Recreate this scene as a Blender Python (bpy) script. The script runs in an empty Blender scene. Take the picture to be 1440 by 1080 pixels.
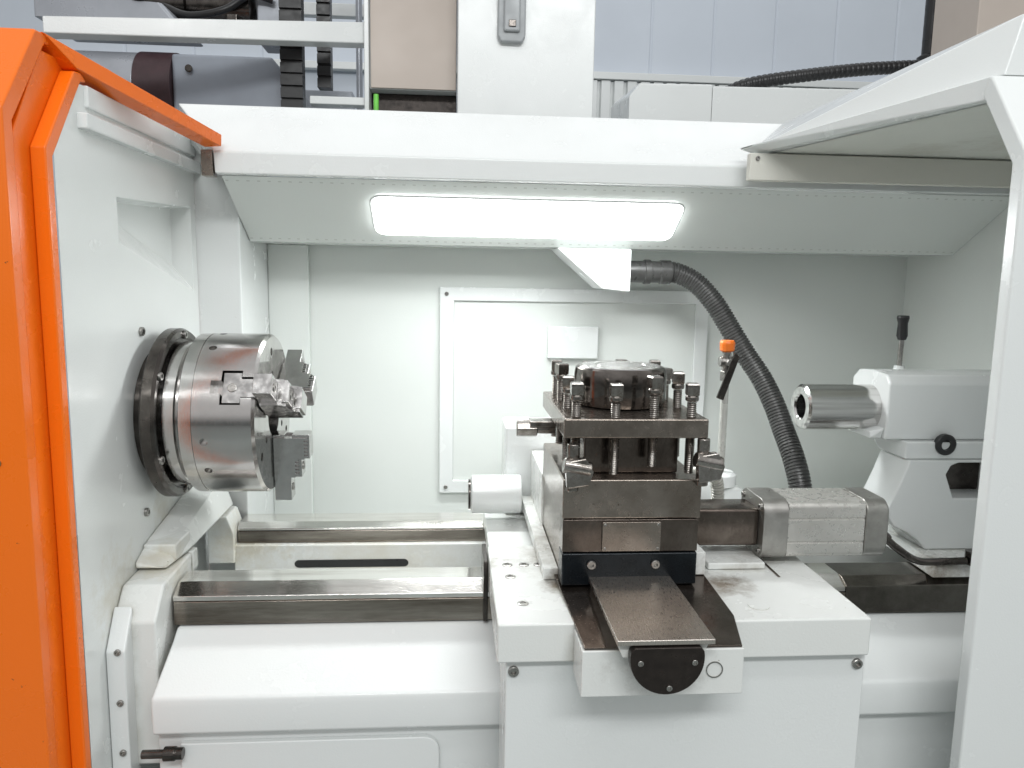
import bpy, bmesh, math, random
from mathutils import Matrix, Vector
random.seed(4)
SC=bpy.context.scene
COL=SC.collection
SHARP=math.radians(22)

# ---------------------------------------------------------------- materials
def new_mat(name):
    m=bpy.data.materials.new(name); m.use_nodes=True
    nt=m.node_tree
    return m,nt,nt.nodes['Principled BSDF']
def N(nt,t,**k):
    n=nt.nodes.new(t)
    for a,b in k.items(): setattr(n,a,b)
    return n
def noise(nt,scale,detail=4,rough=.6,stretch=(1,1,1),off=(0,0,0)):
    tc=N(nt,'ShaderNodeTexCoord'); mp=N(nt,'ShaderNodeMapping')
    mp.inputs['Scale'].default_value=stretch; mp.inputs['Location'].default_value=off
    nt.links.new(tc.outputs['Object'],mp.inputs[0])
    n=N(nt,'ShaderNodeTexNoise'); n.inputs['Scale'].default_value=scale
    n.inputs['Detail'].default_value=detail; n.inputs['Roughness'].default_value=rough
    nt.links.new(mp.outputs[0],n.inputs['Vector'])
    return n.outputs['Fac']
def ramp(nt,src,a,b,lo=0.,hi=1.):
    r=N(nt,'ShaderNodeMapRange'); r.inputs['From Min'].default_value=a; r.inputs['From Max'].default_value=b
    r.inputs['To Min'].default_value=lo; r.inputs['To Max'].default_value=hi
    nt.links.new(src,r.inputs['Value']); return r.outputs[0]
def math2(nt,op,a,b=None):
    n=N(nt,'ShaderNodeMath',operation=op)
    for i,v in enumerate((a,b)):
        if v is None: continue
        if isinstance(v,(int,float)): n.inputs[i].default_value=v
        else: nt.links.new(v,n.inputs[i])
    return n.outputs[0]
def mix(nt,fac,c1,c2):
    m=N(nt,'ShaderNodeMix',data_type='RGBA')
    nt.links.new(fac,m.inputs[0])
    for i,c in ((6,c1),(7,c2)):
        if isinstance(c,tuple): m.inputs[i].default_value=(*c,1)
        else: nt.links.new(c,m.inputs[i])
    return m.outputs[2]
def bump(nt,bs,src,strength,dist=.001):
    b=N(nt,'ShaderNodeBump'); b.inputs['Strength'].default_value=strength; b.inputs['Distance'].default_value=dist
    nt.links.new(src,b.inputs['Height']); nt.links.new(b.outputs[0],bs.inputs['Normal'])

def paint(name,col,rough=.35,dirt_crease=.35,dirt_crease_col=(.30,.27,.20),chips=None,peel=.25,stains=(),ao=False,dots=None,smear=None):
    m,nt,bs=new_mat(name)
    v=ramp(nt,noise(nt,1.6,3),.35,.7)
    c=mix(nt,v,col,tuple(x*.97 for x in col))
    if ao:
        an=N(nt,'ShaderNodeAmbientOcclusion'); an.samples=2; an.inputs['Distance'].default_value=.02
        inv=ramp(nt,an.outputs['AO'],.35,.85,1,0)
        c=mix(nt,math2(nt,'MULTIPLY',inv,ramp(nt,noise(nt,14,5),.38,.62,0,dirt_crease)),c,dirt_crease_col)  # tints creases browner, patchy by noise
    if dirt_crease:
        sp=ramp(nt,noise(nt,75,2,off=(3,1,2)),.77,.80,0,dirt_crease*1.2)
        c=mix(nt,sp,c,dirt_crease_col)
    if smear is None: smear=dirt_crease*.2
    if smear:
        sm=ramp(nt,noise(nt,6,6,.7,(1,1,.3),(7,2,5)),.60,.85,0,smear)
        c=mix(nt,sm,c,tuple(x*.8 for x in col))
    if stains:
        tc=N(nt,'ShaderNodeTexCoord'); g=noise(nt,22,6,.7,off=(1,5,3))
        gg=math2(nt,'MULTIPLY',math2(nt,'SUBTRACT',g,.5),1.6)
        for (x,y,z,r,amt,sc) in stains:
            vm=N(nt,'ShaderNodeVectorMath',operation='DISTANCE'); nt.links.new(tc.outputs['Object'],vm.inputs[0]); vm.inputs[1].default_value=(x,y,z)
            f=ramp(nt,vm.outputs['Value'],0,r,1,0)
            s=ramp(nt,math2(nt,'ADD',f,gg),.35,.95,0,amt)
            s=math2(nt,'MULTIPLY',s,ramp(nt,f,0,.3))
            c=mix(nt,s,c,sc)
    if dots:
        tc=N(nt,'ShaderNodeTexCoord'); sx=N(nt,'ShaderNodeSeparateXYZ'); nt.links.new(tc.outputs['Object'],sx.inputs[0])
        fr=math2(nt,'FRACT',math2(nt,'MULTIPLY',sx.outputs['X'],42.))
        fx=math2(nt,'LESS_THAN',fr,.3)
        for z in dots:
            fz=math2(nt,'LESS_THAN',math2(nt,'ABSOLUTE',math2(nt,'SUBTRACT',sx.outputs['Z'],z)),.0011)
            c=mix(nt,math2(nt,'MULTIPLY',math2(nt,'MULTIPLY',fx,fz),.35),c,(.25,.25,.22))
    if chips:
        ch=ramp(nt,noise(nt,26,5,.7,off=(2,9,4)),.70,.715,0,.8)
        c=mix(nt,ch,c,chips)
    nt.links.new(c,bs.inputs['Base Color'])
    nt.links.new(ramp(nt,noise(nt,9,4),.3,.7,rough-.05,rough+.08),bs.inputs['Roughness'])
    bump(nt,bs,noise(nt,260,2),peel,.0012)
    return m
def steel(name,col,dark,rough=.25,metal=1.,stretch=(1,1,1),spots=.5,big=9,amount=(.35,.7),thr=.66,bigs=(1,1,1),spotcol=(.035,.022,.014)):
    m,nt,bs=new_mat(name)
    f=ramp(nt,noise(nt,big,6,.7,bigs),amount[0],amount[1])
    c=mix(nt,f,col,dark)
    sp=ramp(nt,noise(nt,90,4,.7,off=(5,2,8)),thr,thr+.05,0,spots)
    c=mix(nt,sp,c,spotcol)
    nt.links.new(c,bs.inputs['Base Color'])
    bs.inputs['Metallic'].default_value=metal
    g=noise(nt,60,3,.6,stretch)
    nt.links.new(ramp(nt,g,.3,.7,max(.04,rough-.07),rough+.12),bs.inputs['Roughness'])
    bump(nt,bs,g,.08,.0005)
    return m
def plain(name,col,rough=.5,metal=0.,var=.3,scale=20):
    m,nt,bs=new_mat(name)
    f=ramp(nt,noise(nt,scale,4),.35,.7)
    nt.links.new(mix(nt,f,col,tuple(x*(1-var) for x in col)),bs.inputs['Base Color'])
    bs.inputs['Metallic'].default_value=metal
    nt.links.new(ramp(nt,noise(nt,scale*2,3),.3,.7,max(.05,rough-.08),rough+.12),bs.inputs['Roughness'])
    bump(nt,bs,noise(nt,scale*12,2),.1,.0006)
    return m

OC=(.16,.12,.08); YC=(.50,.43,.28)
WHITE=paint('white_paint',(.76,.782,.775),.22,.10,smear=0,peel=.2)
WHITE_SIDE=paint('white_side_paint',(.76,.785,.77),.20,0,smear=0,peel=.2,stains=[(-.635,1.45,-.62,.16,.4,YC),(-.635,1.70,-.52,.10,.4,YC)])
WHITE_SHADE=paint('white_paint_shaded',(.715,.745,.72),.18,0,smear=0,dots=(.207,.086))  # same white paint, interior shade put into a darker, greener base colour
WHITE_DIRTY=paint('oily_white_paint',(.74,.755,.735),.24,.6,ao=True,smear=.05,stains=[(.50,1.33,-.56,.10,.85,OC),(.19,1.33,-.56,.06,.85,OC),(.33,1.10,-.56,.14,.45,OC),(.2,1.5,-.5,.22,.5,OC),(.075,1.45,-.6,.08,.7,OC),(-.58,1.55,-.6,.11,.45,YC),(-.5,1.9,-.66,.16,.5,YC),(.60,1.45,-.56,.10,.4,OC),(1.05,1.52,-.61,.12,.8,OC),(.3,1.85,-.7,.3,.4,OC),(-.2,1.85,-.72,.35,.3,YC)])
BEIGE_W=paint('ivory_paint',(.66,.65,.59),.4,.5)
ORANGE=paint('orange_paint',(.90,.17,.006),.28,.30,(.22,.05,.01),chips=(.10,.04,.02))
STEEL=steel('ground_way_steel',(.86,.84,.81),(.50,.46,.42),.12,spots=.5,stretch=(1.5,40,40),big=5,bigs=(.35,3,3),amount=(.45,.75),thr=.71)
WAYFACE=steel('oiled_way_face',(.40,.36,.32),(.12,.095,.075),.13,spots=.4,stretch=(1.5,40,40),big=7,bigs=(.4,2,4))  # oily brown, with the upright face's dark reflections put into the colour
STEEL_CH=steel('turned_chuck_steel',(.60,.59,.58),(.48,.46,.44),.15,spots=.85,stretch=(60,1,1),big=4,amount=(.4,.8),thr=.695)
JAWM=steel('hardened_jaw_steel',(.56,.55,.54),(.40,.39,.38),.14,spots=.3,big=10,thr=.72)
STEEL_Q=steel('polished_quill_steel',(.72,.71,.70),(.42,.41,.40),.14,spots=.6,stretch=(1.5,60,60),amount=(.42,.7),bigs=(.15,7,7),thr=.70)  # lengthwise colour streaks stand in for streaked reflections
OILY=steel('oily_brown_steel',(.165,.138,.120),(.075,.060,.050),.16,metal=.9,spots=.4,big=12,stretch=(4,4,1))
OILYL=steel('worn_brown_steel',(.34,.30,.265),(.18,.150,.125),.20,metal=.9,spots=.7,big=9,stretch=(1,12,1))
COVERM=steel('ground_cover_steel',(.60,.555,.51),(.46,.42,.38),.28,metal=.95,spots=.3,big=4,stretch=(20,1.2,1),thr=.71)
DARKST=steel('blackened_steel',(.12,.108,.098),(.045,.040,.037),.18,metal=.9,spots=.3,big=16)
HUBM=steel('hub_steel',(.22,.20,.185),(.08,.07,.062),.12,metal=.95,spots=.3,big=14)
BOLTM=steel('bolt_steel',(.38,.36,.34),(.15,.13,.11),.18,metal=.95,spots=.3,big=40)
SCREWM=steel('screw_steel',(.42,.41,.39),(.2,.19,.18),.3,metal=1,spots=.2,big=60)
WAYD=steel('dark_oiled_way',(.20,.185,.165),(.08,.07,.06),.12,metal=.9,spots=.3,stretch=(1,30,30))
ALU=steel('cast_aluminium',(.44,.43,.41),(.30,.29,.27),.34,metal=.85,spots=.25,big=20)
CREAM=steel('motor_aluminium_paint',(.62,.61,.58),(.50,.485,.455),.28,metal=.6,spots=.3,big=5,thr=.70)
PIPEM=plain('pipe_grey',(.55,.55,.52),.3,.3,.2,12)
BLACK=plain('black_plastic',(.018,.018,.019),.35)
BLACKM=plain('black_oxide_plate',(.04,.032,.028),.32,.6,.5,40)
BLUEBLK=plain('blue_black_base',(.010,.014,.018),.22,.5,.5,30)
RUBBER=plain('grey_corrugated_hose',(.085,.085,.083),.32,.25,.35,30)
GREYP=plain('grey_paint',(.30,.33,.38),.4,0,.15,5)
GREYM=plain('motor_grey',(.42,.44,.48),.32,.3,.2,8)
BEIGE=plain('beige_panel',(.54,.47,.415),.5,0,.06,3)
REDBR=plain('dark_maroon_band',(.06,.03,.035),.4)
ORK=plain('orange_plastic',(.9,.2,.02),.35)
SILV=plain('silver_hose',(.55,.54,.5),.35,.6,.3,60)
GREEN=plain('green_tag',(.2,.7,.1),.4)
HANDLE=plain('grey_handle_plastic',(.38,.40,.41),.4,0,.1,10)
FLOORM=plain('shop_floor_paint',(.30,.34,.33),.45,0,.3,1.5)
UNDER=paint('stained_hood_underside',(.72,.73,.68),.4,.7,smear=.1,stains=[(1.2,1.55,.31,.2,.5,(.42,.39,.33)),(1.05,1.7,.3,.14,.4,(.42,.39,.33))])
HALL=plain('pale_wall_cladding',(.62,.67,.74),.45,0,.04,2)
def emis(name,s,col=(1,1,1)):
    m=bpy.data.materials.new(name); m.use_nodes=True; nt=m.node_tree
    bs=nt.nodes['Principled BSDF']
    bs.inputs['Base Color'].default_value=(.9,.9,.9,1)
    bs.inputs['Emission Color'].default_value=(*col,1); bs.inputs['Emission Strength'].default_value=s
    return m
LAMPM=emis('lamp_diffuser_glow',9,(.97,1,1))

# ---------------------------------------------------------------- builder
class B:
    def __init__(s): s.bm=bmesh.new(); s.m=0
    def add(s,vs,fs):
        v=[s.bm.verts.new(p) for p in vs]
        for f in fs:
            try:
                q=s.bm.faces.new([v[i] for i in f]); q.material_index=s.m
            except ValueError: pass
        return s
    def box(s,x0,x1,y0,y1,z0,z1):
        vs=[(x,y,z) for x in (x0,x1) for y in (y0,y1) for z in (z0,z1)]
        return s.add(vs,[(0,1,3,2),(4,6,7,5),(0,4,5,1),(2,3,7,6),(0,2,6,4),(1,5,7,3)])
    def prism(s,prof,axis,a0,a1):
        n=len(prof)
        def P(p,a):
            if axis=='X': return (a,p[0],p[1])
            if axis=='Y': return (p[0],a,p[1])
            return (p[0],p[1],a)
        vs=[P(p,a0) for p in prof]+[P(p,a1) for p in prof]
        fs=[tuple(range(n)),tuple(range(2*n-1,n-1,-1))]+[(i,(i+1)%n,n+(i+1)%n,n+i) for i in range(n)]
        return s.add(vs,fs)
    def rev(s,org,d,prof,n=48,cap0=True,cap1=True,ang=0):
        d=Vector(d).normalized(); q=d.to_track_quat('Z','Y').to_matrix(); o=Vector(org)
        vs=[]
        for t,r in prof:
            for i in range(n):
                a=2*math.pi*i/n+ang
                vs.append(o+q@Vector((r*math.cos(a),r*math.sin(a),t)))
        fs=[]
        for k in range(len(prof)-1):
            for i in range(n):
                j=(i+1)%n
                fs.append((k*n+i,k*n+j,(k+1)*n+j,(k+1)*n+i))
        if cap0: fs.append(tuple(range(n-1,-1,-1)))
        if cap1: fs.append(tuple((len(prof)-1)*n+i for i in range(n)))
        return s.add(vs,fs)
    def tube(s,p0,p1,r,n=24,r1=None):
        p0=Vector(p0);p1=Vector(p1);L=(p1-p0).length
        return s.rev(p0,p1-p0,[(0,r),(L,r if r1 is None else r1)],n)
    def hull(s,pts):
        t=bmesh.new()
        for p in pts: t.verts.new(p)
        bmesh.ops.convex_hull(t,input=t.verts)
        t.verts.index_update()
        vs=[v.co.copy() for v in t.verts]; fs=[[v.index for v in f.verts] for f in t.faces]
        t.free(); 
        return s.add(vs,fs)
    def sweep(s,pts,rf,step,n=20):
        P=[Vector(p) for p in pts]; P=[P[0]*2-P[1]]+P+[P[-1]*2-P[-2]]
        c=[]
        for i in range(1,len(P)-2):
            for k in range(60):
                t=k/60
                c.append(.5*((2*P[i])+(-P[i-1]+P[i+1])*t+(2*P[i-1]-5*P[i]+4*P[i+1]-P[i+2])*t*t+(-P[i-1]+3*P[i]-3*P[i+1]+P[i+2])*t**3))
        c.append(P[-2])
        ls=[0]
        for i in range(1,len(c)): ls.append(ls[-1]+(c[i]-c[i-1]).length)
        tot=ls[-1]; rings=[]; k=0; d=0
        while d<tot:
            while k<len(ls)-2 and ls[k+1]<d: k+=1
            f=(d-ls[k])/max(1e-9,ls[k+1]-ls[k]); p=c[k].lerp(c[k+1],f)
            rings.append((p,(c[k+1]-c[k]).normalized(),d)); d+=step
        up=Vector((0,1,.3)).normalized(); vs=[]
        for p,t,d in rings:
            u=(up-t*up.dot(t)).normalized(); v=t.cross(u); up=u
            r=rf(d)
            for i in range(n):
                a=2*math.pi*i/n; vs.append(p+u*r*math.cos(a)+v*r*math.sin(a))
        fs=[]
        for q in range(len(rings)-1):
            for i in range(n):
                j=(i+1)%n; fs.append((q*n+i,q*n+j,(q+1)*n+j,(q+1)*n+i))
        fs.append(tuple(range(n-1,-1,-1))); fs.append(tuple((len(rings)-1)*n+i for i in range(n)))
        return s.add(vs,fs)
    def mesh(s,name,mats):
        bmesh.ops.recalc_face_normals(s.bm,faces=s.bm.faces)
        me=bpy.data.meshes.new(name); s.bm.to_mesh(me); s.bm.free()
        for m in mats: me.materials.append(m)
        for p in me.polygons: p.use_smooth=True
        me.set_sharp_from_angle(angle=SHARP)
        return me
    def obj(s,name,mats,parent=None,bevel=.0025,label=None,cat=None,seg=2):
        if not isinstance(mats,(list,tuple)): mats=[mats]
        o=bpy.data.objects.new(name,s.mesh(name,mats)); COL.objects.link(o)
        finish(o,parent,bevel,label,cat,seg); return o
def finish(o,parent,bevel,label,cat,seg=2):
    if parent:
        o.parent=parent; o.matrix_parent_inverse=Matrix.Translation(-parent.location)
    if bevel:
        b=o.modifiers.new('bevel','BEVEL'); b.width=bevel; b.segments=seg; b.limit_method='ANGLE'
        b.angle_limit=SHARP; b.harden_normals=True
    if label: o['label']=label
    if cat: o['category']=cat
def thing(name,label,cat,loc=(0,0,0)):
    e=bpy.data.objects.new(name,None); e.location=loc; e.empty_display_size=.05
    COL.objects.link(e); e['label']=label; e['category']=cat; return e
def cut(o,cutters):
    tmp=[]
    mods=[m for m in o.modifiers]
    for m in mods: m.show_viewport=False
    for c in cutters:
        me=c.mesh('cutter',[o.data.materials[0]]); t=bpy.data.objects.new('cutter',me); COL.objects.link(t); tmp.append(t)
        b=o.modifiers.new('b','BOOLEAN'); b.operation='DIFFERENCE'; b.solver='EXACT'; b.object=t
    bpy.context.view_layer.update()
    dg=bpy.context.evaluated_depsgraph_get()
    me=bpy.data.meshes.new_from_object(o.evaluated_get(dg))
    for m in list(o.modifiers):
        if m.type=='BOOLEAN': o.modifiers.remove(m)
    o.data=me
    for p in me.polygons: p.use_smooth=True
    me.set_sharp_from_angle(angle=SHARP)
    for t in tmp: bpy.data.objects.remove(t)
    for m in mods: m.show_viewport=True

def screw_mesh(r,h):
    b=B(); b.rev((0,0,0),(0,0,1),[(0,r),(h*.8,r),(h,r*.86)],20,cap1=False)
    b.rev((0,0,0),(0,0,1),[(h,r*.86),(h,r*.5),(h*.35,r*.5)],20,cap0=False)
    return b.mesh('cap_screw',[SCREWM])
_scr={}
def screw(parent,loc,d,r=.006,h=.005,name='screw'):
    k=(r,h)
    if k not in _scr: _scr[k]=screw_mesh(r,h)
    o=bpy.data.objects.new(name,_scr[k]); COL.objects.link(o)
    o.location=loc; o.rotation_mode='QUATERNION'; o.rotation_quaternion=Vector(d).to_track_quat('Z','Y')
    o.parent=parent; o.matrix_parent_inverse=Matrix.Translation(-parent.location)
    return o
FWD=(0,-1,0); UPZ=(0,0,1); RX=(1,0,0); LX=(-1,0,0)

# ================================================================ SETTING
B().add([(-12,-6,-1.55),(14,-6,-1.55),(14,12,-1.55),(-12,12,-1.55)],[(0,1,2,3)]).obj('floor',FLOORM,bevel=0)['kind']='structure'
hw=thing('workshop_wall','pale blue-grey metal clad workshop wall behind the lathe','wall',(1,4.5,-1.55))
prf=[]
x=-5.
while x<7: prf+=[(x,4.5),(x+.34,4.5),(x+.347,4.505),(x+.353,4.505)]; x+=.36
prf+=[(7,4.5),(7,4.6),(-5,4.6)]
B().prism(prf,'Z',-1.55,4.2).obj('wall_cladding',HALL,hw,0)
B().box(-5,7,4.44,4.49,1.10,1.14).obj('rail',WHITE,hw,.004)
prf=[]; x=.3
while x<4.4: prf+=[(x,4.45),(x+.05,4.45),(x+.056,4.475),(x+.069,4.475)]; x+=.075
prf+=[(x,4.45),(x,4.49),(.3,4.49)]
B().prism(prf,'Z',.5,1.095).obj('ribbed_skirting',WHITE,hw,0)

# ================================================================ ENCLOSURE
enc=thing('lathe_enclosure','white sheet metal lathe enclosure with open front','machine enclosure',(.3,2.3,-1.55))
B().box(-.54,1.41,2.3,2.33,-1.3,.1).obj('rear_panel',WHITE_SHADE,enc,.002)
B().box(-.53,-.415,2.272,2.2995,-1.2,.08).obj('corner_panel',WHITE_SHADE,enc,.004)
B().box(-.70,-.53,1.992,2.3,-1.2,.328).obj('corner_post',WHITE,enc,.004)
X=-.635
wy=[(1.31,-1.3),(1.99,-1.3),(1.99,.33),(1.40,.31),(1.315,.185)]
ri=[(1.54,.05),(1.955,-.05),(1.955,.150),(1.54,.135)]
vs=[(X,*p) for p in wy]+[(X,*p) for p in ri]+[(X-.045,p[0]+(.03 if p[0]<1.7 else -.012),(p[1]+(.06 if p[1]<.1 else -.004))) for p in ri]
fs=[(0,1,6,5),(1,2,7,6),(2,3,8,7),(3,4,8),(4,0,5,8),(5,6,10,9),(6,7,11,10),(7,8,12,11),(8,5,9,12),(9,10,11,12)]
B().add(vs,fs).obj('headstock_side_wall',WHITE_SIDE,enc,.002)
for p in ((1.62,-.125),(1.60,-.50),(1.42,-.80)): screw(enc,(X,p[0],p[1]),RX,.009,.007)
B().box(-.70,-.628,1.43,1.99,.275,.312).obj('door_track',WHITE,enc,.003)
B().box(-.70,-.618,1.40,1.99,.235,.262).obj('door_track',WHITE,enc,.003)
B().box(-.566,-.540,1.825,1.86,.212,.270).obj('track_stop',OILYL,enc,.002)
bp=[(1.82,.217),(1.82,.266),(2.0,.402),(2.4,.41),(2.4,.33),(2.0,.33),(1.85,.217)]
xl=[-.535,-.535,-.67,-.67,-.67,-.66,-.535]
n=len(bp)
vs=[(xl[i],*bp[i]) for i in range(n)]+[(1.5,*p) for p in bp]
B().add(vs,[tuple(range(n)),tuple(range(2*n-1,n-1,-1))]+[(i,(i+1)%n,n+(i+1)%n,n+i) for i in range(n)]).obj('roof_beam',WHITE,enc,.004)
B().prism([(1.845,.2165),(1.87,.2165),(2.3,.2165),(2.3,.08),(2.08,.078),(2.076,.082)],'X',-.529,1.398).obj('canopy',WHITE_SHADE,enc,.003)
B().box(1.398,1.43,1.66,2.33,-1.3,.33).obj('tailstock_side_wall',WHITE_SHADE,enc,.003)
B().box(-.54,1.41,2.0,2.3,-.98,-.95).obj('chip_tray',WHITE_DIRTY,enc,.003)
B().hull([(.912,1.30,.352),(.657,1.80,.302),(1.5,1.80,.36),(1.5,1.3,.36),(.919,1.302,.314),(.69,1.79,.290),(1.5,1.79,.290),(1.5,1.302,.314)]).obj('hood_panel',[WHITE],enc,.003)
B().add([(.935,1.31,.3125),(.722,1.785,.2885),(1.49,1.785,.2885),(1.49,1.31,.3125)],[(0,1,2,3)]).obj('hood_underside',UNDER,enc,0)
B().hull([(.935,1.302,.354),(.70,1.80,.306),(.846,2.0,.402),(.960,1.3,.455),(1.5,1.3,.455),(1.5,2.0,.44),(1.5,1.3,.361),(1.5,1.8,.361)]).obj('hood_upper_panel',WHITE,enc,.003)
B().box(.672,1.5,1.755,1.775,.226,.287).obj('hood_header',BEIGE_W,enc,.003)
screw(enc,(.69,1.755,.275),FWD,.005,.004)
for x,y in ((1.18,1.45),(1.2,1.62),(1.33,1.6)): screw(enc,(x,y,.302),(0,0,-1),.007,.005)

acc=thing('access_panel','rectangular framed access cover on the white rear panel','panel',(.366,2.3,-.35))
o_=[(-.038,-.66),(.775,-.66),(.775,-.035),(-.038,-.035)]; i_=[(.004,-.62),(.735,-.62),(.735,-.075),(.004,-.075)]
vs=[(p[0],y,p[1]) for y in (2.284,2.2995) for p in o_+i_]
fs=[]
for k in range(4):
    j=(k+1)%4
    fs+=[(k,j,4+j,4+k),(8+k,8+j,12+j,12+k),(k,j,8+j,8+k),(4+k,4+j,12+j,12+k)]
B().add(vs,fs).obj('frame',WHITE,acc,.003)
B().box(.004,.735,2.294,2.2995,-.62,-.075).obj('cover_sheet',WHITE_SHADE,acc,.001)
B().box(.285,.437,2.272,2.2935,-.243,-.146).obj('cover_plate',WHITE,acc,.004)
for x in (-.018,.755):
    for z in (-.055,-.64): screw(acc,(x,2.284,z),FWD,.006,.004)

# ---------------------------------------------------------------- work lamp
lamp=thing('work_lamp','long glowing white rounded lamp recessed under the canopy','lamp',(.186,1.97,.14))
ny=Vector((0,-.137,-.23)).normalized(); dn=Vector((0,.23,-.137)).normalized()
cen=Vector((.187,1.966,.1465))
def rrect(w,h,rad,n=8):
    out=[]
    for cx,cy,a0 in ((w-rad,h-rad,0),(-w+rad,h-rad,90),(-w+rad,-h+rad,180),(w-rad,-h+rad,270)):
        for k in range(n+1):
            a=math.radians(a0+90*k/n); out.append((cx+rad*math.cos(a),cy+rad*math.sin(a)))
    return out
def slab(pr,o0,o1):
    n=len(pr); vs=[]
    for off in (o0,o1):
        for x,y in pr: vs.append(cen+Vector((x,0,0))-dn*y+ny*off)
    return vs,[tuple(range(n)),tuple(range(2*n-1,n-1,-1))]+[(i,(i+1)%n,n+(i+1)%n,n+i) for i in range(n)]
vs,fs=slab(rrect(.388,.078,.028),-.004,.004); B().add(vs,fs).obj('lamp_housing',WHITE,lamp,.002)
vs,fs=slab(rrect(.383,.074,.026),.0045,.012); B().add(vs,fs).obj('lamp_diffuser',LAMPM,lamp,.003)

# ---------------------------------------------------------------- doors
ld=thing('sliding_door','bright orange painted sliding door edge with chipped paint','door',(-.8,1.25,-1.2))
def shell(prof,t):
    inner=[(p[0]+t,p[1]-t*.55) for p in prof]
    return prof+inner[::-1]
B().prism(shell([(1.215,-1.3),(1.215,.232),(1.325,.372),(1.60,.378)],.028),'X',-1.25,-.656).obj('outer_panel',ORANGE,ld,.004)
B().prism([(1.2445,-1.3),(1.2445,.20),(1.34,.345),(1.60,.350),(1.60,.325),(1.43,.322),(1.34,.19),(1.34,-1.3)],'X',-.69,-.6585).obj('side_flange',ORANGE,ld,.002)
B().prism(shell([(1.287,-1.3),(1.287,.187),(1.397,.327),(1.42,.330)],.022),'X',-.658,-.6335).obj('inner_frame',ORANGE,ld,.003)
B().hull([(-.655,1.345,.3735),(-.514,1.812,.300),(-.632,1.405,.333),(-.514,1.808,.274),(-.69,1.345,.3715),(-.555,1.83,.300),(-.67,1.405,.331),(-.555,1.825,.274)]).obj('top_strip',ORANGE,ld,.002)
for z in (.0,-.30,): screw(ld,(-.70,1.215,z),FWD,.006,.003)

rd=thing('sliding_door','white painted sliding door edge with angled upper corner','door',(1.2,1.25,-1.2))
B().prism(shell([(1.2,-1.3),(1.2,.212),(1.298,.352),(1.32,.353)],.03),'X',.910,1.5).obj('door_panel',WHITE,rd,.006)

# ================================================================ BED
bed=thing('lathe_bed','white cast lathe bed with two ground steel guideways','lathe bed',(.3,1.7,-1.55))
way=[(1.60,-.628),(1.540,-.628),(1.503,-.645),(1.503,-.655),(1.60,-.655)]
B().prism(way,'X',-.553,.84).obj('front_guideway',STEEL,bed,.0012)
B().prism([(1.60,-.6555),(1.500,-.6555),(1.500,-.703),(1.60,-.703)],'X',-.551,.84).obj('way_face',WAYFACE,bed,.0012)
B().prism([(1.60,-.628),(1.527,-.628),(1.500,-.642),(1.500,-.703),(1.60,-.703)],'X',.8402,1.45).obj('front_guideway',WAYD,bed,.0015)
B().prism([(1.99,-.628),(1.925,-.628),(1.903,-.640),(1.903,-.645),(1.99,-.645)],'X',-.535,1.45).obj('rear_guideway',STEEL,bed,.0012)
B().prism([(1.99,-.6455),(1.90,-.6455),(1.90,-.676),(1.99,-.676)],'X',-.533,1.45).obj('way_face',WAYFACE,bed,.0012)
prof=[(1.496,-.706),(1.47,-.722),(1.352,-.775),(1.348,-.79),(1.35,-.846),(1.362,-.850),(1.375,-.855),(1.375,-1.3),(1.62,-1.3),(1.62,-.706)]
B().prism(prof,'X',-.545,1.45).obj('front_casting',WHITE,bed,.006,seg=3)
B().prism([(1.885,-.6765),(1.885,-.74),(1.80,-.80),(1.80,-1.3),(2.0,-1.3),(2.0,-.6765)],'X',-.54,1.45).obj('rear_casting',WHITE_DIRTY,bed,.004)
B().box(-.54,1.45,1.62,1.80,-.86,-.835).obj('chip_floor',WHITE_DIRTY,bed,.003)
ring=[]
for k in range(24):
    a=2*math.pi*k/24; cx=.13 if math.cos(a)>0 else -.13
    ring.append((-.25+cx+.012*math.cos(a),-.726+.010*math.sin(a)))
B().prism(ring,'Y',1.8835,1.90).obj('casting_window',BLACK,bed,0)  # solid black piece painted in for the dark of the open slot
pr=[(-.50,-1.3),(-.50,-.872)]+[(-.05+.03*math.sin(a),-.902+.03*math.cos(a)) for a in [math.radians(k*15) for k in range(7)]]+[(-.02,-1.3)]
B().prism(pr,'Y',1.362,1.3745).obj('front_cover',WHITE,bed,.003)
B().prism([(1.42,-.95),(1.42,-.66),(1.47,-.605),(1.63,-.60),(1.63,-.95)],'X',-.634,-.556).obj('end_block',WHITE_DIRTY,bed,.005,seg=3)
B().prism([(1.385,-1.02),(1.385,-.70),(1.43,-.63),(1.43,-1.02)],'X',-.634,-.60).obj('end_plate',WHITE,bed,.003)
B().hull([(-.634,1.53,-.597),(-.575,1.53,-.597),(-.634,1.53,-.585),(-.56,1.64,-.597),(-.634,1.97,-.597),(-.56,1.97,-.597),(-.634,1.97,-.50),(-.585,1.97,-.52),(-.634,1.6,-.56),(-.58,1.62,-.57)]).obj('headstock_foot',WHITE_DIRTY,bed,.006,seg=3)
B().box(-.634,-.568,1.575,1.665,-.5965,-.562).obj('foot_pad',WHITE_DIRTY,bed,.004,seg=3)
B().prism([(-.60,-.72),(-.60,-.60),(-.552,-.60),(-.536,-.645),(-.536,-.72)],'Y',1.875,1.97).obj('way_end_block',WHITE_DIRTY,bed,.004)
B().prism([(-.585,-.70),(-.585,-.598),(-.554,-.60),(-.554,-.64)],'Y',1.635,1.665).obj('gusset',WHITE_DIRTY,bed,.003)
for z in (-.70,-.80,-.90,-.98): screw(bed,(-.612,1.385,z),FWD,.006,.005)
B().tube((-.565,1.352,-.884),(-.505,1.352,-.884),.008).rev((-.525,1.352,-.884),RX,[(0,.013),(.02,.013),(.022,.011),(.034,.011)],24).obj('drain_fitting',DARKST,bed,.001)

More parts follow.
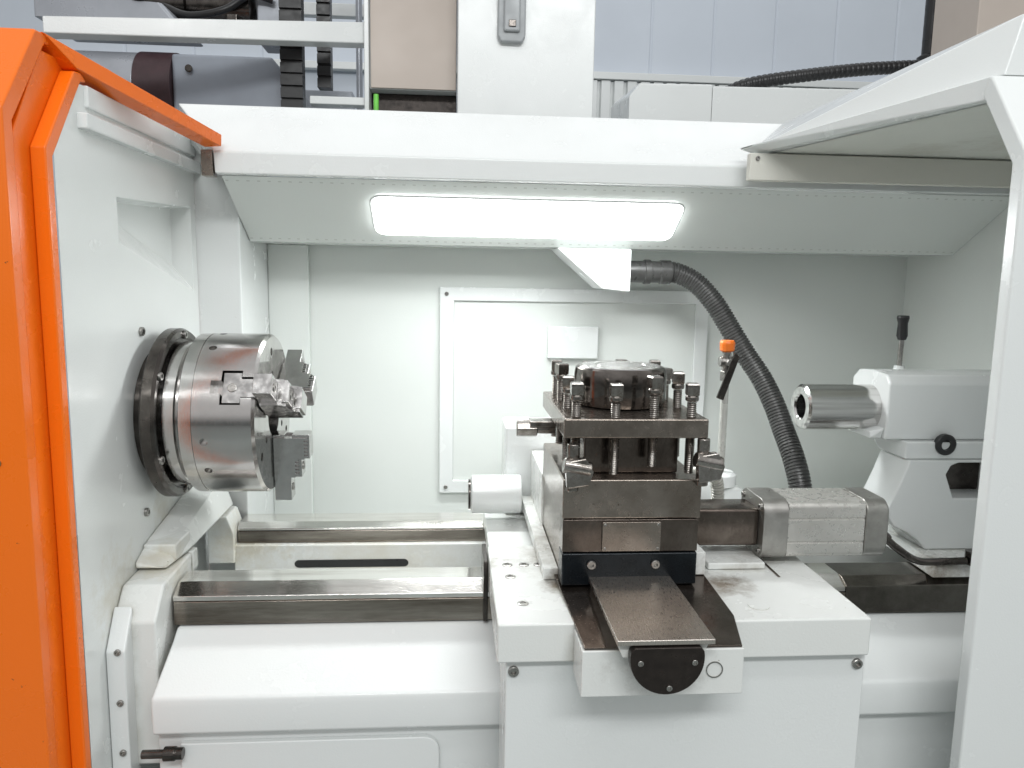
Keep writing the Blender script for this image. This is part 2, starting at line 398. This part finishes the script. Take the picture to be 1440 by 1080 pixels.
# ================================================================ CHUCK
CY,CZ=1.7,-.306
ch=thing('lathe_chuck','round ground steel three-jaw chuck on dark spindle flange','chuck',(-.635,CY,CZ))
B().rev((-.6345,CY,CZ),RX,[(0,.14),(.030,.14)],72).obj('spindle_nose',DARKST,ch,.001)
B().rev((-.608,CY,CZ),RX,[(0,.180),(.003,.1825),(.022,.1825),(.028,.178),(.028,.165),(.024,.160),(.024,.12)],96,cap1=False).obj('spindle_flange',DARKST,ch,0)
B().rev((-.635,CY,CZ),RX,[(.045,.130),(.058,.130),(.058,.151),(.061,.154),(.082,.154),(.085,.151),(.085,.144),(.096,.144)],96).obj('back_plate',STEEL_CH,ch,0)
for k in range(6):
    a=math.radians(25+60*k); screw(ch,(-.583,CY+.168*math.cos(a),CZ+.168*math.sin(a)),RX,.009,.008,'flange_bolt')
x0=-.541;L=.150
b=B().rev((x0,CY,CZ),RX,[(0,.163),(.004,.1715),(.028,.1725),(.0285,.1705),(.031,.1705),(.0315,.1725),(L-.006,.1725),(L,.167),(L,.052),(L-.09,.048),(L-.09,.001)],96,cap1=False)
body=b.obj('chuck_body',STEEL_CH,ch,.0007)
ANG=[153,273,33]
def Rj(a):
    ca,sa=math.cos(math.radians(a)),math.sin(math.radians(a))
    return lambda x,u,w:(x,CY+u*ca-w*sa,CZ+u*sa+w*ca)
def lb(c,f,x0,x1,u0,u1,w0,w1):
    vs=[f(x,u,w) for x in (x0,x1) for u in (u0,u1) for w in (w0,w1)]
    c.add(vs,[(0,1,3,2),(4,6,7,5),(0,4,5,1),(2,3,7,6),(0,2,6,4),(1,5,7,3)])
cs=[]
for a in ANG:
    f=Rj(a)
    c=B(); lb(c,f,-.432,-.38,.045,.20,-.022,.022); cs.append(c)
    c=B(); lb(c,f,-.458,-.418,.045,.20,-.036,.036); cs.append(c)
    c=B(); lb(c,f,-.478,-.450,.150,.20,-.014,.014); cs.append(c)
for a in (93,213,333,190,120):
    f=Rj(a); c=B(); c.tube(f(-.49,.160,0),f(-.49,.18,0),.008,20); cs.append(c)
for a in (93,213,333):
    f=Rj(a)
    c=B(); c.tube(f(-.40,.135,0),f(-.385,.135,0),.009,20); cs.append(c)
    c=B(); c.tube(f(-.40,.085,0),f(-.385,.085,0),.007,20); cs.append(c)
cut(body,cs)
def ext(b,f,P,w0,w1):
    n=len(P)
    vs=[f(x,u,w0) for x,u in P]+[f(x,u,w1) for x,u in P]
    return b.add(vs,[tuple(range(n)),tuple(range(2*n-1,n-1,-1))]+[(i,(i+1)%n,n+(i+1)%n,n+i) for i in range(n)])
def jaw(a):
    f=Rj(a); b=B()
    P=[(-.455,-.032),(-.4195,-.032),(-.4195,-.0195),(-.3905,-.0195),(-.3905,.0195),(-.4195,.0195),(-.4195,.032),(-.455,.032)]
    vs=[f(x,.050,w) for x,w in P]+[f(x,.167,w) for x,w in P]; n=8
    b.add(vs,[tuple(range(n)),tuple(range(2*n-1,n-1,-1))]+[(i,(i+1)%n,n+(i+1)%n,n+i) for i in range(n)])
    base=b.obj('chuck_jaw',JAWM,ch,.001)
    screw(ch,f(-.437,.167,0),Vector(f(0,1,0))-Vector(f(0,0,0)),.009,.002,'jaw_screw')
    P=[(-.390,.046),(-.366,.046),(-.366,.056),(-.350,.056),(-.350,.046),(-.312,.046),
       (-.312,.100),(-.330,.100),(-.330,.142),(-.354,.142),(-.354,.196),(-.390,.196)]
    o=ext(B(),f,P,-.021,.021).obj('top_jaw',JAWM,base,.0012); o.matrix_parent_inverse=Matrix.Identity(4)
    P=[(-.388,.052)]; u=.052
    while u<.094: P+=[(-.316,u),(-.316,u+.0045),(-.323,u+.0045),(-.323,u+.008)]; u+=.008
    P+=[(-.336,u)]
    while u<.134: P+=[(-.336,u+.0001),(-.336,u+.0045),(-.343,u+.0045),(-.343,u+.008)]; u+=.008
    P+=[(-.343,u+.001),(-.388,u+.001)]
    for w0,w1 in ((-.028,-.0212),(.0212,.028)):
        o=ext(B(),f,P,w0,w1).obj('tooth_rack',JAWM,base,.0004); o.matrix_parent_inverse=Matrix.Identity(4)
    screw(ch,f(-.354,.170,0),RX,.009,.002,'jaw_screw')
    screw(ch,f(-.330,.121,0),RX,.009,.002,'jaw_screw')
for a in ANG: jaw(a)

# ================================================================ CARRIAGE
car=thing('lathe_carriage','white lathe carriage saddle and apron on the guideways','carriage',(.4,1.4,-1.05))
B().box(.076,.711,1.18,1.55,-.630,-.562).obj('saddle',WHITE_DIRTY,car,.004)
B().box(.082,.706,1.5502,1.92,-.627,-.590).obj('saddle_bridge',WHITE_DIRTY,car,.004)
B().box(.092,.715,1.198,1.34,-1.3,-.634).obj('apron',WHITE,car,.003)
B().box(.10,.700,1.20,1.33,-.6335,-.6305).obj('apron_gasket',BLACK,car,0)
for p in ((.105,-.652),(.70,-.652)): screw(car,(p[0],1.198,p[1]),FWD,.009,.006)
for x,y in ((.11,1.44),(.143,1.44),(.172,1.44),(.112,1.38),(.125,1.26)): screw(car,(x,y,-.5625),UPZ,.010,.002,'cap_screw')
B().rev((.535,1.235,-.562),UPZ,[(0,.018),(.0012,.018)],32).obj('oil_plug',WHITE_DIRTY,car,0)
B().box(.50,.615,1.40,1.53,-.5615,-.548).obj('way_cover',WHITE_DIRTY,car,.003)
B().box(.624,.629,1.36,1.52,-.5618,-.5604).obj('oil_groove',OILYL,car,.0005)
wp=[(1.495,-.575),(1.485,-.60),(1.485,-.700),(1.60,-.70),(1.60,-.575)]
B().prism(wp,'X',.066,.0755).obj('way_wiper',DARKST,car,.002)
B().prism(wp,'X',.7115,.722).obj('way_wiper',DARKST,car,.002)
B().box(.202,.459,1.10,1.1795,-.646,-.570).obj('cross_slide_bed',WHITE_DIRTY,car,.002)
B().hull([(.206,1.103,-.5695),(.456,1.103,-.5695),(.206,1.103,-.566),(.456,1.103,-.566),(.192,1.36,-.555),(.475,1.36,-.555),(.192,1.36,-.5495),(.475,1.36,-.5495),(.474,1.19,-.557),(.474,1.19,-.5605)]).obj('oil_tray',OILY,car,.001)
B().prism([(.258,-.5655),(.248,-.5405),(.392,-.5405),(.380,-.5655)],'Y',1.068,1.32).obj('dovetail',WHITE_DIRTY,car,.002)
B().prism([(.246,-.540),(.246,-.5315),(.395,-.5315),(.395,-.540)],'Y',1.055,1.33).obj('slide_cover',COVERM,car,.0015)
P=[]
for k in range(48):
    a=2*math.pi*(k+.5)/48; x,z=.0565*math.cos(a),.0565*math.sin(a)
    if z>.017: continue
    P.append((.322+x,-.559+z))
P=P+[(.322+.050,-.5415),(.322-.050,-.5415)]
P.sort(key=lambda p: math.atan2(p[1]+.57,p[0]-.322))
B().prism(P,'Y',1.050,1.0675).obj('end_plate',BLACKM,car,.0015)
for dx,dz in ((-.041,-.006),(.041,-.006),(.004,-.046)): screw(car,(.322+dx,1.050,-.559+dz),FWD,.0045,.002)
B().rev((.412,1.0999,-.604),FWD,[(-.001,.0135),(.0015,.0135),(.0015,.0120),(-.001,.0120)],32,False,False).obj('sight_ring',SCREWM,car,0)
B().box(.2005,.437,1.345,1.62,-.549,-.425).obj('cross_slide',OILYL,car,.003)
B().box(.196,.437,1.6205,1.90,-.549,-.425).obj('cross_slide_cover',WHITE_DIRTY,car,.004)
B().box(.132,.29,1.85,1.99,-.588,-.368).obj('rear_housing',WHITE,car,.006)
B().box(.172,.200,1.36,1.84,-.561,-.538).obj('slide_gib',WHITE_DIRTY,car,.002)
B().rev((.045,1.79,-.52),RX,[(0,.036),(.004,.046),(.12,.046)],40).obj('screw_housing',WHITE,car,.002)
B().rev((.040,1.79,-.52),RX,[(0,.036),(.006,.036)],32).obj('housing_cap',DARKST,car,.001)
B().box(.451,.475,1.345,1.43,-.549,-.505).obj('limit_block',WHITE_DIRTY,car,.002)

# ================================================================ TOOL POST
tp=thing('tool_post','oily dark steel square four-way tool post with clamp bolts','tool post',(.32,1.45,-.55))
B().box(.197,.443,1.300,1.344,-.548,-.488).obj('base_block',BLUEBLK,tp,.003)
for x in (.25,.366): screw(tp,(x,1.300,-.508),FWD,.008,.007,'base_screw')
B().box(.1975,.4435,1.303,1.344,-.4868,-.426).obj('swivel_block',OILY,tp,.002)
B().box(.268,.374,1.2985,1.3028,-.484,-.430).obj('cover_plate',OILYL,tp,.001)
for x in (.273,.369):
    for z in (-.479,-.435): screw(tp,(x,1.2985,z),FWD,.0025,.001)
B().box(.1955,.4445,1.298,1.60,-.4235,-.352).obj('lower_block',OILYL,tp,.003)
B().box(.238,.412,1.342,1.56,-.3515,-.2755).obj('neck_block',OILY,tp,.003)
B().box(.192,.446,1.282,1.60,-.2745,-.2405).obj('top_plate',OILYL,tp,.003)
B().rev((.322,1.445,-.2402),UPZ,[(0,.080),(.003,.086),(.010,.088),(.058,.088),(.070,.086),(.0735,.081)],96).obj('hub',HUBM,tp,0)
B().rev((.322,1.445,-.1666),UPZ,[(0,.078),(.0015,.076),(.0015,.050),(.0005,.049),(.0005,.047),(.0015,.046)],64).obj('hub_cap',STEEL_CH,tp,0)
bm_=B()
bm_.rev((0,0,0),UPZ,[(-.010,.0105),(-.008,.0118),(-.003,.0118),(0,.010)],24)
vs=[]
for z,w in ((0,.0098),(.002,.0106),(.019,.0106),(.0215,.0088)):
    vs+=[(-w,-w,z),(w,-w,z),(w,w,z),(-w,w,z)]
fs=[(3,2,1,0),(12,13,14,15)]+[(k*4+i,k*4+(i+1)%4,(k+1)*4+(i+1)%4,(k+1)*4+i) for k in range(3) for i in range(4)]
bm_.add(vs,fs)
prf=[];z=-.14
while z<-.012: prf+=[(z,.0073),(z+.0018,.0088)]; z+=.0036
bm_.rev((0,0,0),UPZ,prf,20)
bolt_me=bm_.mesh('clamp_bolt',[BOLTM])
pos=[(.216,1.306),(.285,1.304),(.353,1.304),(.421,1.306),(.215,1.40),(.215,1.49),(.216,1.572),(.285,1.575),(.353,1.575),(.423,1.40),(.423,1.49),(.423,1.572)]
for i,(x,y) in enumerate(pos):
    o=bpy.data.objects.new('clamp_bolt',bolt_me); COL.objects.link(o)
    o.location=(x,y,-.198+random.uniform(-.008,.010)); o.rotation_euler=(random.uniform(-.01,.01),0,random.uniform(-.3,.4))
    o.parent=tp; o.matrix_parent_inverse=Matrix.Translation(-tp.location)
def nozzle(x,y,z,s):
    b=B()
    b.tube((x,y,z+.04),(x,y,z-.045),.011,20)
    b.tube((x-.018*s,y-.012,z+.005),(x+.030*s,y-.012,z-.004),.0135,20)
    b.hull([(x-.016*s,y-.022,z+.012),(x+.02*s,y-.022,z+.018),(x+.034*s,y-.02,z-.006),(x+.026*s,y-.022,z-.03),(x-.012*s,y-.022,z-.036),
            (x-.016*s,y-.004,z+.012),(x+.02*s,y-.004,z+.018),(x+.034*s,y-.004,z-.006),(x+.026*s,y-.004,z-.03),(x-.012*s,y-.004,z-.036)])
    b.obj('coolant_nozzle',BOLTM,tp,.0025)
nozzle(.210,1.290,-.325,1); nozzle(.440,1.288,-.315,1)
B().tube((.125,1.46,-.292),(.165,1.46,-.292),.017,8).tube((.165,1.46,-.292),(.20,1.46,-.292),.011,20).box(.15,.20,1.44,1.48,-.287,-.2755).obj('side_nozzle',BOLTM,tp,.002)

mo=thing('servo_motor','pale aluminium servo motor with grey ends on the slide','motor',(.74,1.47,-.55))
def rsq(y,z,h,r,n=6):
    out=[]
    for cy,cz,a0 in ((h-r,h-r,0),(-h+r,h-r,90),(-h+r,-h+r,180),(h-r,-h+r,270)):
        for k in range(n+1):
            a=math.radians(a0+90*k/n); out.append((y+cy+r*math.cos(a),z+cz+r*math.sin(a)))
    return out
my,mz=1.475,-.489
pf=rsq(my,mz,.057,.012); out=[]
for i,p in enumerate(pf):
    out.append(p)
    q=pf[(i+1)%len(pf)]
    if abs(p[0]-(my-.057))<1e-6 and abs(q[0]-(my-.057))<1e-6 and abs(p[1]-q[1])>.05:
        for z in (p[1]-.020,p[1]-.068):
            out+=[(my-.057,z),(my-.0545,z-.0008),(my-.0545,z-.0032),(my-.057,z-.004)]
B().prism(out,'X',.664,.822).obj('motor_housing',CREAM,mo,.0008)
B().prism(rsq(my,mz,.061,.026),'X',.612,.6635).obj('motor_flange',ALU,mo,.002)
B().prism(rsq(my,mz,.060,.025),'X',.8225,.868).obj('motor_end_cap',ALU,mo,.003)
B().prism(rsq(my,mz,.052,.020),'X',.8682,.874).obj('rear_cover',ALU,mo,.002)
B().prism(rsq(my,mz,.038,.006),'X',.4450,.6115).obj('coupling_housing',OILY,mo,.002)
B().tube((.872,my,-.50),(.905,my,-.53),.012).obj('cable_gland',DARKST,mo,.001)
B().sweep([(.90,my,-.525),(.93,my,-.55),(.99,my+.02,-.585),(1.06,my+.04,-.595),(1.11,my+.03,-.59)],lambda d:.008,.006,20).obj('motor_cable',DARKST,mo,0)
for dy,dz in ((-.045,.045),(-.045,-.045),(.045,.045)): screw(mo,(.612,my+dy,mz+dz),LX,.006,.005)

B().sweep([(.515,1.62,-.56),(.505,1.62,-.46),(.525,1.61,-.425),(.56,1.60,-.42),(.585,1.61,-.445),(.592,1.62,-.52)],lambda d:.0125+.002*(1 if math.sin(d*2*math.pi/.007)>0 else 0),.0012,20).obj('flexible_conduit',SILV,None,0,'short silver ribbed flexible conduit loop beside the motor','hose')

# ================================================================ TAILSTOCK
TZ=-.288
ts=thing('tailstock','white cast tailstock with polished steel quill and black lever','tailstock',(1.2,1.7,-.63))
q=B().rev((.804,CY,TZ),RX,[(0,.046),(.005,.0525),(.10,.0525),(.2,.0525)],96,cap0=False)
bore=[(0,.046),(0,.030),(.004,.027),(.05,.026),(.12,.022)]
q.rev((.804,CY,TZ),RX,bore,64,cap0=False)
q.obj('quill',STEEL_Q,ts,0)
prof=[(1.628,-.352),(1.622,-.30),(1.624,-.222),(1.64,-.205),(1.70,-.200),(1.76,-.205),(1.785,-.225),(1.79,-.352)]
B().prism(prof,'X',.972,1.5).obj('quill_housing',WHITE,ts,.006,seg=3)
B().prism([(1.612,-.3925),(1.610,-.3525),(1.78,-.3525),(1.72,-.3925)],'X',1.015,1.5).obj('housing_foot',WHITE,ts,.004,seg=3)
B().hull([(.945,1.640,-.350),(.972,1.640,-.350),(.945,1.760,-.350),(.972,1.760,-.350),(.945,1.645,-.335),(.972,1.63,-.325),(.945,1.755,-.335),(.972,1.76,-.325)]).obj('drip_lip',WHITE,ts,.003)
lo=B().prism([(1.020,-.393),(1.004,-.44),(.990,-.475),(.976,-.505),(.980,-.525),(.995,-.545),(1.030,-.56),(1.055,-.578),(1.075,-.600),(1.5,-.600),(1.5,-.393)],'Y',1.60,1.72).obj('tailstock_body',WHITE,ts,.004,seg=3)
cut(lo,[B().prism([(1.130,-.480),(1.108,-.425),(1.118,-.405),(1.135,-.398),(1.22,-.398),(1.24,-.415),(1.24,-.480)],'Y',1.5,1.68)])
B().box(1.10,1.25,1.676,1.6795,-.485,-.393).obj('cavity_dark_sheet',DARKST,ts,0)  # added dark sheet, gives the open cavity its shade by colour
B().hull([(1.03,1.50,-.626),(1.05,1.90,-.626),(1.5,1.5,-.626),(1.5,1.90,-.626),(1.05,1.52,-.6005),(1.07,1.88,-.6005),(1.5,1.52,-.6005),(1.5,1.88,-.6005)]).obj('sole_plate',WHITE_DIRTY,ts,.003)
B().rev((1.105,1.616,-.358),FWD,[(0,.024),(.010,.024),(.012,.021),(.012,.012),(.004,.011)],32).obj('clamp_plug',BLACK,ts,0)
B().tube((1.072,1.76,-.205),(1.070,1.755,-.13),.006).obj('lever',SCREWM,ts,.0005)
B().rev((1.070,1.755,-.135),(-.02,0,1),[(0,.009),(.01,.0125),(.04,.011),(.052,.014),(.058,.013)],24).obj('lever_grip',BLACK,ts,.001)
B().rev((1.072,1.76,-.209),UPZ,[(0,.013),(.012,.011)],24).obj('lever_boss',WHITE,ts,.001)
B().tube((1.12,1.51,-.6),(1.12,1.51,-.57),.014,6).obj('clamp_nut',DARKST,ts,.001)

# ================================================================ HOSE, PIPE
hs=thing('coolant_hose','thick dark grey corrugated hose hanging from a white bracket','hose',(.5,2.1,.02))
B().sweep([(.585,2.13,.018),(.625,2.13,.016),(.68,2.12,-.012),(.73,2.10,-.07),(.775,2.08,-.145),(.81,2.06,-.205),(.845,2.03,-.265),(.868,1.99,-.33),(.882,1.95,-.395),(.892,1.90,-.46),(.897,1.86,-.53),(.90,1.84,-.62)],
   lambda d:.0262+.0028*(1 if (d%.0085)<.0052 else 0),.0013,20).obj('corrugated_tube',RUBBER,hs,0)
B().rev((.485,2.13,.018),RX,[(0,.030),(.045,.030),(.045,.034),(.063,.034),(.063,.030),(.09,.030),(.09,.033),(.12,.033)],24).obj('hose_fitting',RUBBER,hs,.002)
B().prism([(.275,.0765),(.476,.0765),(.476,-.038),(.40,-.030)],'Y',2.05,2.2).obj('bracket',WHITE,hs,.004)

pp=thing('coolant_pipe','thin pale coolant pipe with orange-topped shutoff valve','pipe',(.64,1.75,-.58))
B().tube((.642,1.75,-.58),(.642,1.75,-.215),.009).obj('pipe',PIPEM,pp,0)
B().tube((.642,1.75,-.235),(.642,1.75,-.212),.014,6).tube((.642,1.75,-.212),(.642,1.75,-.168),.011).tube((.642,1.738,-.19),(.642,1.72,-.19),.009,6).tube((.625,1.75,-.19),(.66,1.75,-.19),.012).obj('valve_body',SCREWM,pp,.001)
B().rev((.642,1.75,-.168),UPZ,[(0,.010),(.004,.017),(.022,.018),(.028,.015)],12).obj('valve_cap',ORK,pp,.001)
B().hull([(.650,1.725,-.165),(.662,1.725,-.175),(.650,1.718,-.165),(.662,1.718,-.175),(.612,1.725,-.272),(.628,1.725,-.278),(.612,1.718,-.272),(.628,1.718,-.278)]).obj('valve_lever',DARKST,pp,.002)
B().rev((.642,1.75,-.49),UPZ,[(0,.030),(.004,.038),(.030,.038),(.036,.030),(.036,.012)],32).obj('pipe_flange',WHITE,pp,.001)
B().hull([(.52,1.72,-.583),(.70,1.72,-.583),(.52,1.80,-.583),(.70,1.80,-.583),(.54,1.74,-.47),(.60,1.74,-.47),(.54,1.79,-.47),(.60,1.79,-.47),(.69,1.72,-.4905),(.69,1.79,-.4905)]).obj('pipe_base',WHITE,pp,.006,seg=3)

# ================================================================ BACKGROUND MACHINERY
cb=thing('control_cabinet','white and beige metal electrical cabinet behind the lathe','cabinet',(.1,2.7,-1.55))
B().box(.010,.438,2.5,2.9,-1.5,1.3).obj('cabinet_body',WHITE,cb,.004)
B().box(-.285,-.270,2.58,2.9,.40,1.3).obj('cabinet_frame',WHITE,cb,.003)
B().box(-.2698,.008,2.605,2.9,.588,1.3).obj('cabinet_shell',WHITE,cb,.003)
B().box(-.266,.006,2.595,2.6045,.590,1.3).obj('cabinet_door',BEIGE,cb,.002)
B().box(-.268,.008,2.66,2.88,.40,.587).obj('cabinet_gap_block',BLACKM,cb,.002)  # black block stands in for the dark gap below the shell
hx=[(.132,.9),(.132,.73),(.142,.712),(.208,.712),(.218,.73),(.218,.9)]
B().prism(hx,'Y',2.475,2.4995).obj('handle',HANDLE,cb,.006,seg=3)
B().prism([(.150,.9),(.150,.74),(.20,.74),(.20,.9)],'Y',2.462,2.4748).obj('handle_grip',HANDLE,cb,.006,seg=3)
B().box(.165,.187,2.458,2.4618,.752,.772).obj('handle_button',DARKST,cb,.002)
B().tube((-.245,2.55,.40),(-.245,2.55,.56),.008).obj('green_marker_rod',GREEN,None,.002,'short bright green plastic rod beside the cabinet','rod')

rk=thing('machine_rail','white square tubular rail spanning over grey motors','rail',(-.7,2.35,.66))
B().hull([(-1.12,2.30,.635),(-1.12,2.30,.680),(-.285,2.60,.725),(-.285,2.60,.790),(-1.12,2.36,.635),(-1.12,2.36,.680),(-.285,2.66,.725),(-.285,2.66,.790)]).obj('rail_tube',WHITE,rk,.004)
B().box(-.46,-.286,2.60,2.65,.535,.56).obj('lower_rail',WHITE,rk,.003)

gm=thing('gearbox_motor','blue-grey motor housing with silver end and maroon band','motor',(-.75,2.8,.4))
B().hull([(-.92,2.7,.40),(-.54,2.7,.40),(-.92,2.7,.70),(-.60,2.7,.70),(-.54,2.7,.63),(-.92,3.1,.40),(-.54,3.1,.40),(-.92,3.1,.70),(-.60,3.1,.70),(-.54,3.1,.63)]).obj('gearbox',GREYP,gm,.012,seg=3)
B().box(-.535,-.505,2.74,3.05,.40,.60).obj('gearbox_cover',DARKST,gm,.01)
B().rev((-1.30,2.80,.60),RX,[(0,.08),(.03,.118),(.26,.118)],48).obj('motor_shell',GREYM,gm,.004)
B().rev((-1.04,2.80,.60),RX,[(0,.122),(.12,.122)],48).obj('band',REDBR,gm,.003)
B().hull([(-1.35,2.72,.80),(-.9,2.72,.80),(-1.35,2.72,.88),(-.95,2.72,.86),(-1.35,3.0,.80),(-.9,3.0,.80),(-1.35,3.0,.88),(-.95,3.0,.86)]).obj('terminal_box',GREYM,gm,.01,seg=3)
for x in (-.72,-1.02): 
    B().rev((x,2.72,.865 if x<-1 else .79),UPZ,[(0,.022),(.015,.022),(.016,.03),(.035,.03)],6).obj('lifting_bolt',DARKST,gm,.002)
B().rev((-.86,2.69,.65),FWD,[(0,.012),(.006,.012),(.008,.009)],24).obj('plug',DARKST,gm,0)
hd=thing('hydraulic_unit','dark cylindrical hydraulic unit above the grey gearbox','hydraulic unit',(-.8,2.95,.8))
B().rev((-1.15,2.95,.92),RX,[(0,.06),(.01,.075),(.22,.075),(.225,.060),(.26,.060),(.265,.080),(.44,.080),(.45,.05)],40).obj('pump_body',DARKST,hd,0)
B().box(-.69,-.56,2.90,3.05,.80,1.0).obj('valve_block',GREYM,hd,.006)
B().sweep([(-1.0,2.88,.90),(-.9,2.84,.86),(-.78,2.83,.88),(-.70,2.86,.94),(-.62,2.88,.93)],lambda d:.012,.01,20).obj('pressure_hose',BLACK,hd,0)
B().tube((-.6,2.93,1.0),(-.6,2.93,1.04),.03,6).obj('cap_nut',DARKST,hd,.002)

def chain(x0,x1,y,z0,z1,nm):
    P=[];z=z0
    while z<z1: P+=[(y,z),(y,z+.030),(y+.010,z+.031),(y+.010,z+.038)]; z+=.039
    P+=[(y,z),(y+.05,z),(y+.05,z0)]
    o=B().prism(P,'X',x0,x1).obj(nm,BLACK,None,.002,'black plastic cable chain with square links hanging vertically','cable chain'); o['group']='cable chains hanging behind the lathe'
chain(-.555,-.485,2.62,.40,1.2,'cable_chain'); chain(-.46,-.415,2.75,.62,1.2,'cable_chain')
B().tube((-.36,3.1,.3),(-.36,3.1,1.4),.012).obj('vertical_pipe',GREYM,None,.001,'slim silver pipe beside the white cabinet frame','pipe')
B().box(-1.6,-.45,3.6,3.7,.5,.8).obj('grey_machine',GREYM,None,.004,'grey metal machine housing behind the motors','machine')
B().box(-1.0,-.3,3.3,3.34,1.02,1.07).obj('overhead_conduit',WHITE,None,.004,'white square overhead cable conduit by the wall','conduit')

wm=thing('white_machine_cover','white boxy machine cover behind the lathe roof','machine',(1.2,3,-1.55))
B().hull([(.62,2.8,-1.5),(.92,2.8,-1.5),(.92,2.8,.69),(.655,2.8,.685),(.62,2.8,.64),(.62,3.3,-1.5),(.92,3.3,-1.5),(.92,3.3,.72),(.655,3.3,.71)]).obj('cover_box',WHITE,wm,.006,seg=3)
B().hull([(.923,2.805,-1.5),(2.0,2.805,-1.5),(2.0,2.805,.70),(.923,2.805,.685),(.923,3.3,-1.5),(2.0,3.3,-1.5),(2.0,3.3,.72),(.923,3.3,.71)]).obj('cover_panel',WHITE,wm,.006,seg=3)
B().sweep([(1.02,3.0,.70),(1.12,2.95,.735),(1.35,2.9,.765),(1.6,2.9,.795),(1.80,2.9,.80),(1.90,2.95,.74)],lambda d:.022+.002*(1 if math.sin(d*2*math.pi/.02)>0 else 0),.004,20).obj('cable_bundle',BLACK,None,0,'thick black wrapped cable bundle lying over the machine cover','cable')
B().rev((1.78,2.9,.80),UPZ,[(0,.030),(.02,.045),(.04,.045),(.05,.03),(.9,.03)],24).obj('black_pole',BLACK,None,.001,'black vertical pole standing behind the machine','pole')
B().box(1.72,2.3,2.55,2.8,.80,1.4).obj('beige_cabinet',BEIGE,None,.004,'beige metal cabinet corner behind the lathe','cabinet')

# ================================================================ LIGHT
w=bpy.data.worlds.new('World'); SC.world=w; w.use_nodes=True; nt=w.node_tree
bg=nt.nodes['Background']
tc=nt.nodes.new('ShaderNodeTexCoord'); sp=nt.nodes.new('ShaderNodeSeparateXYZ'); nt.links.new(tc.outputs['Generated'],sp.inputs[0])
cr=nt.nodes.new('ShaderNodeValToRGB'); mr=nt.nodes.new('ShaderNodeMapRange'); mr.inputs['From Min'].default_value=-1
nt.links.new(sp.outputs['Z'],mr.inputs['Value']); nt.links.new(mr.outputs[0],cr.inputs[0])
cr.color_ramp.elements[0].color=(.11,.12,.12,1); cr.color_ramp.elements[0].position=.46
cr.color_ramp.elements[1].color=(1.0,1.0,1.0,1); cr.color_ramp.elements[1].position=.55
nt.links.new(cr.outputs[0],bg.inputs[0]); bg.inputs[1].default_value=.64
def area(name,loc,rot,sx,sy,e,col=(1,1,1)):
    l=bpy.data.lights.new(name,'AREA'); l.shape='RECTANGLE'; l.size=sx; l.size_y=sy; l.energy=e; l.color=col
    o=bpy.data.objects.new(name,l); o.location=loc; o.rotation_euler=[math.radians(a) for a in rot]; COL.objects.link(o)
area('ceiling_light',(.4,.1,2.4),(18,0,0),2.6,.3,17,(.98,1,1))
area('ceiling_light',(.2,-1.9,2.3),(50,0,0),3.0,.4,86,(.98,1,1))
area('ceiling_light',(.3,3.3,2.8),(0,0,0),4,.6,14,(.95,.98,1))
area('lamp_tube',(.187,1.955,.122),(-15,0,0),.7,.08,6.0,(.97,1,1))

# ================================================================ CAMERA
p,y,r=[math.radians(v) for v in (8,4.5,1.0)]
F=Vector((math.sin(y)*math.cos(p),math.cos(y)*math.cos(p),-math.sin(p)))
R0=Vector((math.cos(y),-math.sin(y),0));U0=R0.cross(F)
R=R0*math.cos(r)+U0*math.sin(r);U=U0*math.cos(r)-R0*math.sin(r)
cam=bpy.data.cameras.new('camera'); cam.sensor_width=36; cam.lens=27; cam.clip_start=.02; cam.clip_end=200
co=bpy.data.objects.new('camera',cam); COL.objects.link(co)
co.matrix_world=Matrix(((R.x,U.x,-F.x,0),(R.y,U.y,-F.y,0),(R.z,U.z,-F.z,0),(0,0,0,1)))
SC.camera=co
SC.view_settings.view_transform='Standard'; SC.view_settings.look='None'; SC.view_settings.exposure=0
